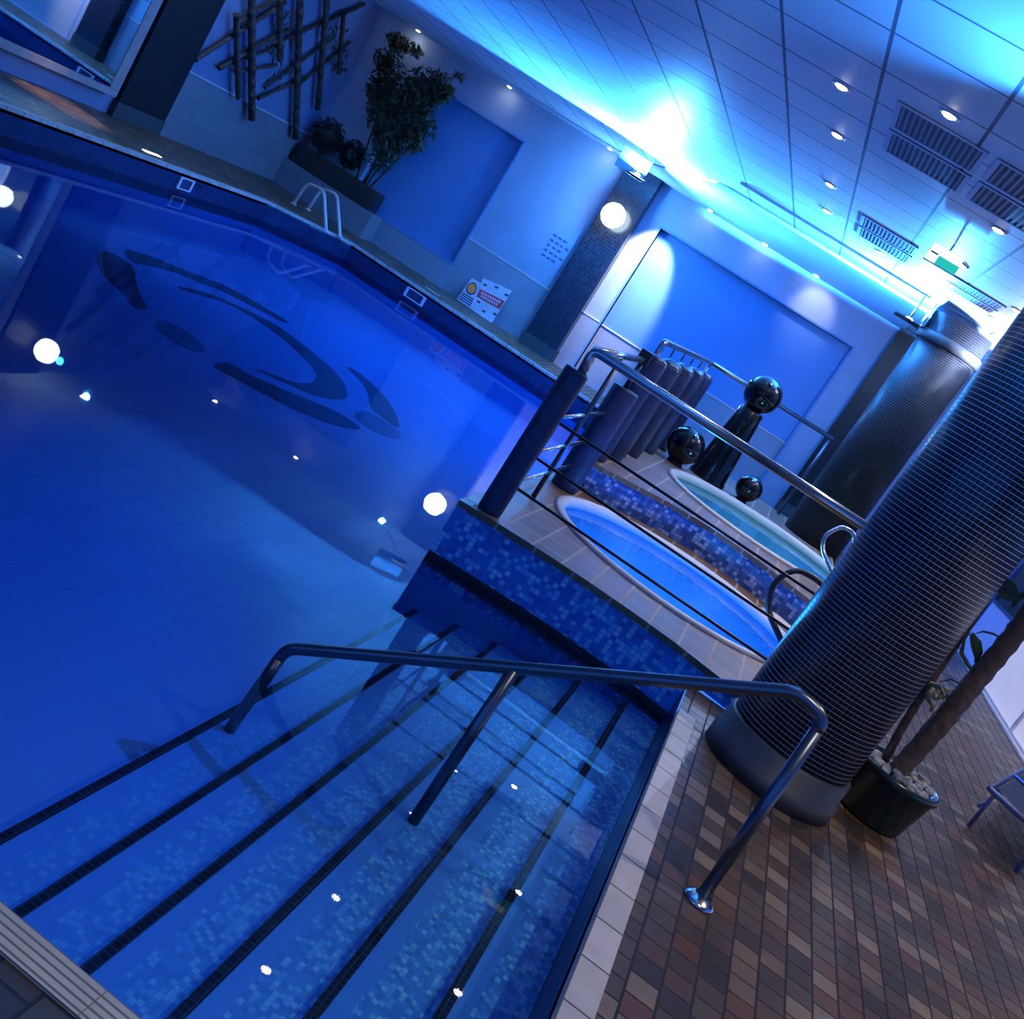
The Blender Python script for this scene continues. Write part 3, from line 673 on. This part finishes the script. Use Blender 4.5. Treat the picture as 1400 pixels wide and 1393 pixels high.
grille(-.49,.07,6.45,7.65, 'double slatted air grille nearest the top edge, left of its neighbour')
grille(.12,.72,6.45,7.65, 'double slatted air grille cut by the right edge of the picture')
grille(-.49,.08,10.3,11.45, 'dim slatted air grille in front of the far soffit')
grille(.46,1.0,10.6,11.4, 'dark slatted air grille beyond the exit sign')
t = thing('exit_sign', 'lit white and green exit sign box hanging under the ceiling', 'sign', (.26,9.3,3.2))
MB().box((.14,9.28,3.03), (.41,9.34,3.175)).build('box', 'white', t)
MB().box((.145,9.272,3.105), (.405,9.279,3.17)).build('white_panel', 'exit_white', t)
MB().box((.235,9.272,3.035), (.405,9.279,3.10)).build('green_panel', 'exit_green', t)
MB().box((.145,9.272,3.035), (.23,9.279,3.10)).build('white_panel', 'exit_white', t)
MB().obox((.19,9.270,3.102), (.03,0,0), (0,.001,0), (0,0,.006)).build('dark_mark', 'ink', t)
MB().tube([(.28,9.31,3.175),(.28,9.31,CEIL-.001)], .01, 8).build('hanger', 'white', t)

# ------------------------------------------------------------------ far wall and left wall dressing
t = thing('wall_mirror', 'large pale-framed mirror on the left wall reflecting the pool', 'mirror', (WALL_L,10.0,.3))
MB().box((WALL_L+.001,8.0,.33), (WALL_L+.004,12.02,2.7)).quad([(WALL_L+.006,8.02,.33),(WALL_L+.13,12.02,.33),(WALL_L+.13,12.02,2.7),(WALL_L+.006,8.02,2.7)]).build('glass', 'mirror', t)
MB().box((WALL_L+.001,7.8,.24), (WALL_L+.137,12.2,.325)).box((WALL_L+.001,12.025,.326), (WALL_L+.137,12.2,2.8)).box((WALL_L+.001,7.8,2.705), (WALL_L+.137,12.02,2.8)).box((WALL_L+.001,7.8,.326), (WALL_L+.137,7.995,2.704)).build('frame', 'mframe', t)
# bamboo lattice
t = thing('bamboo_trellis', 'bamboo cane lattice hung on the left wall', 'wall trellis', (-8.95,15.2,1.0))
bm_ = lambda x, y: (250+x/3.5, y/3.5)
def cane(a, b, r, x, ext=0):
    p, q = Xp(*bm_(*a), x), Xp(*bm_(*b), x)
    if ext: p = p+(p-q).normalized()*ext
    n = max(2, int((q-p).length/.22)); P = []; R = []
    for k in range(n):
        s0 = p.lerp(q, k/n); s1 = p.lerp(q, (k+1)/n); P += [s0, s0.lerp(s1,.06), s0.lerp(s1,.94)]; R += [r*1.18, r, r]
    P.append(q); R.append(r)
    MB().tube(P, R, 10).build('cane', 'bamboo', t)
for a, b, r, e in (((255,70),(265,470),.042,0),((330,0),(330,570),.055,.5),((465,0),(465,290),.05,.5),((560,0),(540,660),.055,.25),((690,0),(645,520),.05,.1),((770,60),(745,350),.04,0)): cane(a, b, r, -8.93, e)
for a, b, r in (((60,285),(490,10),.034),((170,325),(500,140),.03),((175,330),(470,215),.022),((360,470),(590,370),.03),((480,190),(870,20),.03),((560,400),(800,200),.026),((260,110),(430,0),.03),((390,420),(720,180),.026),((250,345),(450,310),.024)): cane(a, b, r, -8.99)
tw = MB(); 
for k in range(90):
    x = random.uniform(400,520) if k % 2 else random.uniform(700,790); y = random.uniform(60,420) if k % 2 else random.uniform(120,340)
    c = Xp(*bm_(x,y), -8.94); a = Vector((.02,random.uniform(-1,1),random.uniform(-1,1))).normalized()*random.uniform(.04,.09); b = a.orthogonal().normalized()*.02
    tw.quad([c-a,c-b,c+a,c+b])
tag(tw.build('dry_leaves', 'bamboo', t), kind='stuff')
# planter trough with shrubs and tall bamboo
t = thing('planter_trough', 'long dark planter trough on the corner plinth', 'planter', (-8.2,17.0,.43))
MB().box((-8.98,16.82,.431), (-7.38,17.2,.74)).build('trough', 'black', t, bevel=.012)
MB().box((-8.96,16.84,.7405), (-7.40,17.18,.75)).build('soil', 'soil', t)
def leafcloud(mb, cen, rad, n, size, aspect=.4, seed=None):
    for k in range(n):
        d = Vector((random.gauss(0,1), random.gauss(0,1), random.gauss(0,1))).normalized()*random.random()**.45
        c = Vector(cen)+Vector((d.x*rad[0], d.y*rad[1], d.z*rad[2]))
        a = Vector((random.uniform(-1,1), random.uniform(-1,1), random.uniform(-.9,.5))).normalized()*size*random.uniform(.6,1.3); b = a.orthogonal().normalized()*size*aspect*random.uniform(.6,1.2)
        mb.quad([c-a, c-b, c+a*1.0, c+b])
for c, rad, lb in (((-8.66,16.98,1.07), (.29,.2,.3), 'dark rounded shrub at the left end of the trough'), ((-8.15,17.0,1.04), (.22,.16,.25), 'dark rounded shrub in the middle of the trough')):
    t = thing('shrub', lb, 'shrub', (c[0],c[1],.75))
    mb = MB(); leafcloud(mb, c, rad, 700, .05); mb.ball(c, rad[0]*.62, 16); mb.build('foliage', 'leafdark', t)
    MB().tube([(c[0],c[1],.751),(c[0],c[1],c[2])], .02, 8).build('stem', 'trunk', t)
t = thing('bamboo_plant', 'tall leafy bamboo plant growing at the right end of the trough', 'plant', (-7.7,16.95,.75))
for (dx, dy, z, lean) in ((-.15,0,2.75,-.45),(0,.03,2.3,-.1),(.08,-.05,2.25,.15),(-.05,.05,1.9,.25),(.12,0,1.8,.35)):
    MB().tube([(-7.72+dx,16.97+dy,.752),(-7.72+dx+lean*.5,16.97+dy,.74+(z-.74)*.55),(-7.72+dx+lean,16.97+dy,z)], [.018,.014,.008], 8).build('stem', 'leaf', t)
fo = MB()
PT = lambda x, y: Yp(380+x/4.975, 20+y/4.975, 16.93)
for (x, y, rx, n) in ((790,180,.12,60),(850,220,.13,70),(940,250,.09,40),(720,300,.15,80),(760,400,.24,120),(700,520,.22,150),(820,560,.30,220),(980,500,.28,200),(1080,500,.22,170),(1140,540,.12,70),(1230,420,.06,14),(690,640,.18,140),(760,680,.34,260),(900,640,.32,250),(960,760,.26,200),(860,780,.3,240),(920,860,.18,110),(760,860,.26,170),(690,830,.12,60),(720,980,.2,90),(1000,600,.22,130)):
    leafcloud(fo, PT(x,y), (rx*1.2,.14,rx*1.2), int(n*1.35), .085, .24)
fo.build('foliage', 'leaf', t)
# low warning boards leaning at the wall
zp = lambda x, y, Y=17.2: Yp(620+x/13.93, 370+y/13.93, Y)
def board(name, quad, label, cat):
    ps = [zp(*q) for q in quad]; base = min(p.z for p in ps)
    sh = Vector((0, 0, .012-base)); t = thing(name, label, cat, (sum(p.x for p in ps)/4, 17.2, 0))
    return t, (lambda u, v, dy=0: ps[3].lerp(ps[2], u).lerp(ps[0].lerp(ps[1], u), v)+sh+Vector((0, -dy-(1-v)*.10, 0)))
def plate(t, f, name, u0, v0, u1, v1, mat, dy0, dy1):
    mb = MB(); a = [f(u0,v0,dy1),f(u1,v0,dy1),f(u1,v1,dy1),f(u0,v1,dy1)]; b = [f(u0,v0,dy0),f(u1,v0,dy0),f(u1,v1,dy0),f(u0,v1,dy0)]
    mb.quad(a).quad(b[::-1])
    for k in range(4): j = (k+1) % 4; mb.quad([a[k], b[k], b[j], a[j]])
    return mb.build(name, mat, t)
t, f = board('warning_board', [(540,190),(1090,430),(740,1040),(340,770)], 'white warning board with a red lettered band standing by the far pillar', 'sign')
plate(t, f, 'panel', 0, 0, 1, 1, 'signwhite', 0, .012)
plate(t, f, 'red_band', .04, .40, .98, .66, 'red', .0122, .016)
for k in range(9): plate(t, f, 'lettering', .14+.085*k, .54, .14+.085*k+.05, .61, 'signwhite', .0162, .018)
for k in range(8): plate(t, f, 'lettering', .18+.085*k, .45, .18+.085*k+.05, .51, 'signwhite', .0162, .018)
for (u, v) in ((.08,.80),(.45,.88),(.86,.80),(.12,.26),(.45,.10),(.86,.2)): plate(t, f, 'dark_mark', u, v, u+.13, v+.06, 'ink', .0122, .015)
plate(t, f, 'foot', .05, -.02, .95, .0, 'signwhite', -.06, .03)
t, f = board('notice_board', [(330,200),(490,290),(350,790),(80,610)], 'white notice board with an orange disc and black lines at the far wall', 'sign')
plate(t, f, 'panel', 0, 0, 1, 1, 'signwhite', .03, .042)
for k in range(4): plate(t, f, 'black_stripe', .05, .06+.085*k, .95, .105+.085*k, 'ink', .0422, .046)
for nm, mt, rr, d0 in (('ring', 'ink', .105, .0425), ('disc', 'orange', .08, .0465)):
    mb = MB(); n = 26
    a = [f(.5+rr/.25*cos(2*pi*k/n), .66+rr/.42*sin(2*pi*k/n), d0) for k in range(n)]; b = [f(.5+rr/.25*cos(2*pi*k/n), .66+rr/.42*sin(2*pi*k/n), d0+.0035) for k in range(n)]
    mb.quad(b).quad(a[::-1])
    for k in range(n): j = (k+1) % n; mb.quad([a[k], a[j], b[j], b[k]])
    mb.build(nm, mt, t)
t = thing('wall_lettering', 'small dark lettered notice on the wall left of the globe pillar', 'sign', (-4.5,WALL_Y,1.5))
MB().box((-4.70,WALL_Y-.006,1.26), (-4.26,WALL_Y-.001,1.74)).build('backing', M['wall'], t)
for r_ in range(5):
    for k in range(4):
        x = -4.66+k*.095; z = 1.66-r_*.088
        if (r_, k) in ((0,3),(4,3),(2,3)): continue
        MB().box((x,WALL_Y-.009,z), (x+random.uniform(.05,.075),WALL_Y-.0062,z+.035)).build('letter', 'frame', t)
# skimmers, deck tiles
for (a, b, c, d, ax, lb) in (((236,248),(264,255),(260,273),(233,266),'x','white-framed skimmer opening in the left pool wall'), ((552,395),(587,413),(577,423),(548,403),'y','white-framed skimmer opening in the far pool wall')):
    if ax == 'x':
        y0, y1 = 11.86, 12.16; t = thing('pool_skimmer', lb, 'skimmer', (PL,12.0,-.15)); x = PL
        MB().box((x,y0+.04,-.20), (x+.012,y1-.04,-.08)).build('opening', 'ink', t)
        MB().box((x,y0,-.215), (x+.025,y1,-.20)).box((x,y0,-.08), (x+.025,y1,-.065)).box((x,y0,-.20), (x+.025,y0+.04,-.08)).box((x,y1-.04,-.20), (x+.025,y1,-.08)).build('frame', 'white', t)
    else:
        x0, x1 = -5.66, -5.32; t = thing('pool_skimmer', lb, 'skimmer', (-5.5,FAR_Y,-.15)); y = FAR_Y
        MB().box((x0+.04,y-.012,-.20), (x1-.04,y,-.08)).build('opening', 'ink', t)
        MB().box((x0,y-.025,-.215), (x1,y,-.20)).box((x0,y-.025,-.08), (x1,y,-.065)).box((x0,y-.025,-.20), (x0+.04,y,-.08)).box((x1-.04,y-.025,-.20), (x1,y,-.08)).build('frame', 'white', t)
for (x, y, ax, lb, e) in ((-7.74,11.6,(.03,.16),'white marker tile in the left deck, given an added glow','w'), (-5.5,16.08,(.13,.03),'pale marker tile in the far deck by the skimmer','p')):
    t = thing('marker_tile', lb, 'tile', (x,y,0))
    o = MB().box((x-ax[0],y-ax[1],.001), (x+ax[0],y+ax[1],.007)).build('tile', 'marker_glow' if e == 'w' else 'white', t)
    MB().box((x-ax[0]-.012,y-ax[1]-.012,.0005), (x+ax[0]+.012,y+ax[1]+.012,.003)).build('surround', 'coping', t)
# ladder in the far left corner
t = thing('pool_ladder', 'white tubular pool ladder at the far left corner', 'ladder', (-6.95,15.1,0))
for p0, p1, p2, p3 in (((446,317),(443,260),(420,250),(407,269)), ((465,324),(461,266),(440,257),(427,276))):
    b = Zp(*p0, 0.009); q = [Yp(*p1, b.y+.5), Yp(*p2, b.y+.72)]; e = Zp(*p3, 0.02); e = Vector((q[1].x-.05, q[1].y+.04, .001))
    MB().tube(bend([b, q[0], q[1], e], .14, 6), .024, 12).build('rail', 'white', t)
    for g in (b, e): MB().lathe((g.x,g.y,g.z), [(.05,0),(.05,.01),(.03,.02)], 16).build('flange', 'white', t)

# ------------------------------------------------------------------ emblem on the pool floor
mp = lambda x, y: Zp(100+x/2.8, 300+y/2.8, FL+.004)
t = thing('pool_floor_emblem', 'dark mosaic ring emblem inlaid in the deep pool floor', 'emblem', mp(650,470))
SH = [([(85,130),(130,118),(190,150),(235,185),(240,240),(262,300),(295,345),(230,340),(190,280),(130,230),(95,180)],'inlay'),
 ([(190,110),(260,128),(330,152),(400,185),(480,212),(560,243),(640,282),(720,328),(790,370),(830,397),(800,390),(740,360),(690,333),(620,297),(560,268),(500,248),(440,222),(380,198),(300,178),(215,160)],'inlay'),
 ([(385,255),(440,262),(500,278),(570,303),(640,335),(710,368),(780,405),(840,448),(900,495),(950,535),(995,575),(1030,615),(1048,650),(1050,685),(1010,690),(970,685),(920,672),(880,655),(830,633),(780,610),(690,570),(730,580),(765,592),(810,612),(850,624),(890,628),(918,624),(933,600),(925,575),(900,545),(860,505),(820,470),(770,430),(720,395),(660,357),(600,325),(540,303),(480,288)],'inlay'),
 ([(310,392),(350,386),(420,418),(490,468),(516,512),(450,502),(380,466),(330,427)],'inlay2'),
 ([(525,552),(600,546),(660,588),(780,640),(900,690),(1010,735),(1060,768),(1115,805),(1030,797),(900,752),(760,682),(640,618),(570,582)],'inlay'),
 ([(1040,560),(1080,575),(1160,640),(1220,710),(1250,780),(1245,802),(1200,768),(1135,722),(1130,660),(1090,605)],'inlay'),
 ([(1070,742),(1120,730),(1190,765),(1260,825),(1240,842),(1170,822),(1100,778)],'inlay2')]
for pts, mt in SH:
    P = [mp(x, y) for x, y in pts]; n = len(P); sm = []
    for k in range(n):      # smooth outline
        a, b = P[k], P[(k+1) % n]; sm += [a.lerp(b, .25), a.lerp(b, .75)]
    MB().prism([(p.x, p.y) for p in sm], FL+.001, FL+.005).build('mosaic_inlay', mt, t)

# ------------------------------------------------------------------ potted palm by the column
pc = Vector((1.50,5.93,0))
t = thing('potted_palm', 'dark green pot of tall bare-stemmed palm beside the mosaic column', 'potted plant', pc)
MB().lathe(pc, [(.17,0),(.19,.02),(.235,.26),(.25,.265),(.25,.30),(.225,.30),(.215,.27),(.0001,.265)], 40).build('pot', 'pot', t)
pe = MB()
for k in range(60):
    a = random.uniform(0, 2*pi); r = .19*sqrt(random.random()); pe.lathe(pc+Vector((r*cos(a), r*sin(a), .275+random.uniform(0,.02))), [(.0001,-.02),(.022,-.012),(.028,0),(.02,.014),(.0001,.018)], 7)
tag(pe.build('pebbles', 'pebble', t), kind='stuff')
def trunkpt(px, py, Y): return Yp(px, py, Y)
def trunk(pix, Y, r, name='trunk', mat='trunk'):
    P = [Yp(x, y, Y) for x, y in pix]; R = [r*(1+.13*(k % 2)) for k in range(len(P)*6-5)]; Q = []
    for k in range(len(P)-1):
        for j in range(6): Q.append(P[k].lerp(P[k+1], j/6))
    Q.append(P[-1]); return MB().tube(Q, R, 12).build(name, mat, t)
trunk([(1213,1070),(1240,1040),(1290,985),(1335,930),(1385,870),(1420,820),(1460,760)], 5.93, .050)
trunk([(1203,1052),(1230,1000),(1266,940),(1308,878),(1347,820),(1362,798),(1430,700)], 6.02, .022)
trunk([(1260,1000),(1300,955),(1340,905),(1390,860),(1430,800)], 6.05, .016)
def leaf(pts, wdt, mat):
    P = [Vector(p) for p in pts]; mb = MB(); n = len(P); sd = (P[-1]-P[0]).cross(fw).normalized(); vs = []
    for k, p in enumerate(P):
        ww = wdt*sin(pi*(k+.35)/(n-.1)); vs.append((p-sd*ww, p+sd*ww))
    for k in range(n-1): mb.quad([vs[k][0], vs[k+1][0], vs[k+1][1], vs[k][1]])
    return mb.build('leaf', mat, t)
lf = lambda *q, Y=5.95: [Yp(1180+x/5.359, 740+y/5.359, Y) for x, y in q]
leaf(lf((790,660),(740,720),(720,820),(760,900),(810,965)), .012, 'leaf2')
leaf(lf((800,670),(840,740),(850,820),(825,890)), .022, 'leaf2')
leaf(lf((790,680),(815,760),(830,850)), .02, 'leaf2')
leaf(lf((810,680),(880,660),(960,680),(1050,740)), .006, 'leaf2')
leaf(lf((470,1090),(500,1050),(560,1070),(590,1130)), .012, 'leaf2')
leaf(lf((470,1090),(470,1150),(500,1200)), .012, 'leaf2')
leaf(lf((980,340),(1040,300),(1100,350),(1140,430)), .03, 'leaf2')
leaf(lf((990,350),(1040,380),(1090,420)), .03, 'leaf2')
leaf(lf((1090,480),(1140,400),(1200,380)), .02, 'leaf2')
leaf(lf((560,1030),(650,1010),(700,1040)), .006, 'leaf2')
# straw-coloured twigs at the fork of the stems
tw = MB()
for k in range(26):
    x, y = random.uniform(500,700), random.uniform(1040,1230); a, b = lf((x,y),(x+random.uniform(-50,50),y+random.uniform(-60,60)), Y=5.96); tw.tube([a,b], .009, 5)
tag(tw.build('dry_twigs', 'straw', t), kind='stuff')

# ------------------------------------------------------------------ metal chair at the right edge
t = thing('garden_chair', 'blue metal-framed low chair cut by the right edge of the picture', 'chair', (2.6,6.6,0))
zc = .30
A, B, D = Zp(1353,1078,zc), Zp(1432,1036,zc), Zp(1432,1150,zc); Cc = B+D-A
MB().tube(bend([A,B,Cc,D,A], .05, 4), .018, 10).build('seat_frame', 'frame', t)
MB().quad([A.lerp(Cc,.06),B.lerp(D,.06),Cc.lerp(A,.06),D.lerp(B,.06)]).build('seat', 'ink', t)
for p in (A.lerp(Cc,.07), B.lerp(D,.07), Cc.lerp(A,.07), D.lerp(B,.07)): MB().tube([p, (p.x,p.y,0)], .014, 10).build('leg', 'frame', t)
MB().tube([A.lerp(B,.34)+Vector((0,0,.01)), D.lerp(Cc,.34)+Vector((0,0,.01))], .012, 8).build('slat', 'bluetube', t)
MB().tube([A.lerp(B,.68)+Vector((0,0,.01)), D.lerp(Cc,.68)+Vector((0,0,.01))], .012, 8).build('slat', 'bluetube', t)
for p, q in ((A,B),(D,Cc)):
    p2, q2 = p.lerp(q,.07), q.lerp(p,.07); MB().tube([(p2.x,p2.y,.14),(q2.x,q2.y,.14)], .012, 8).build('stretcher', 'frame', t)
u = Vector((0,0,.5)); v = (B-A)*.12
MB().tube(bend([B,B+u+v,Cc+u+v,Cc], .06, 4), .016, 10).build('back_frame', 'frame', t)
MB().quad([B.lerp(Cc,.04)+u*.15+v*.15,Cc.lerp(B,.04)+u*.15+v*.15,Cc.lerp(B,.04)+u*.93+v*.93,B.lerp(Cc,.04)+u*.93+v*.93]).build('backrest', 'ink', t)

# ------------------------------------------------------------------ render look
scene.view_settings.view_transform = 'Standard'
scene.view_settings.look = 'None'
scene.view_settings.exposure = 0.0
scene.cycles.use_denoising = True
scene.cycles.max_bounces = 8
scene.cycles.transparent_max_bounces = 12
scene.cycles.sample_clamp_indirect = 6
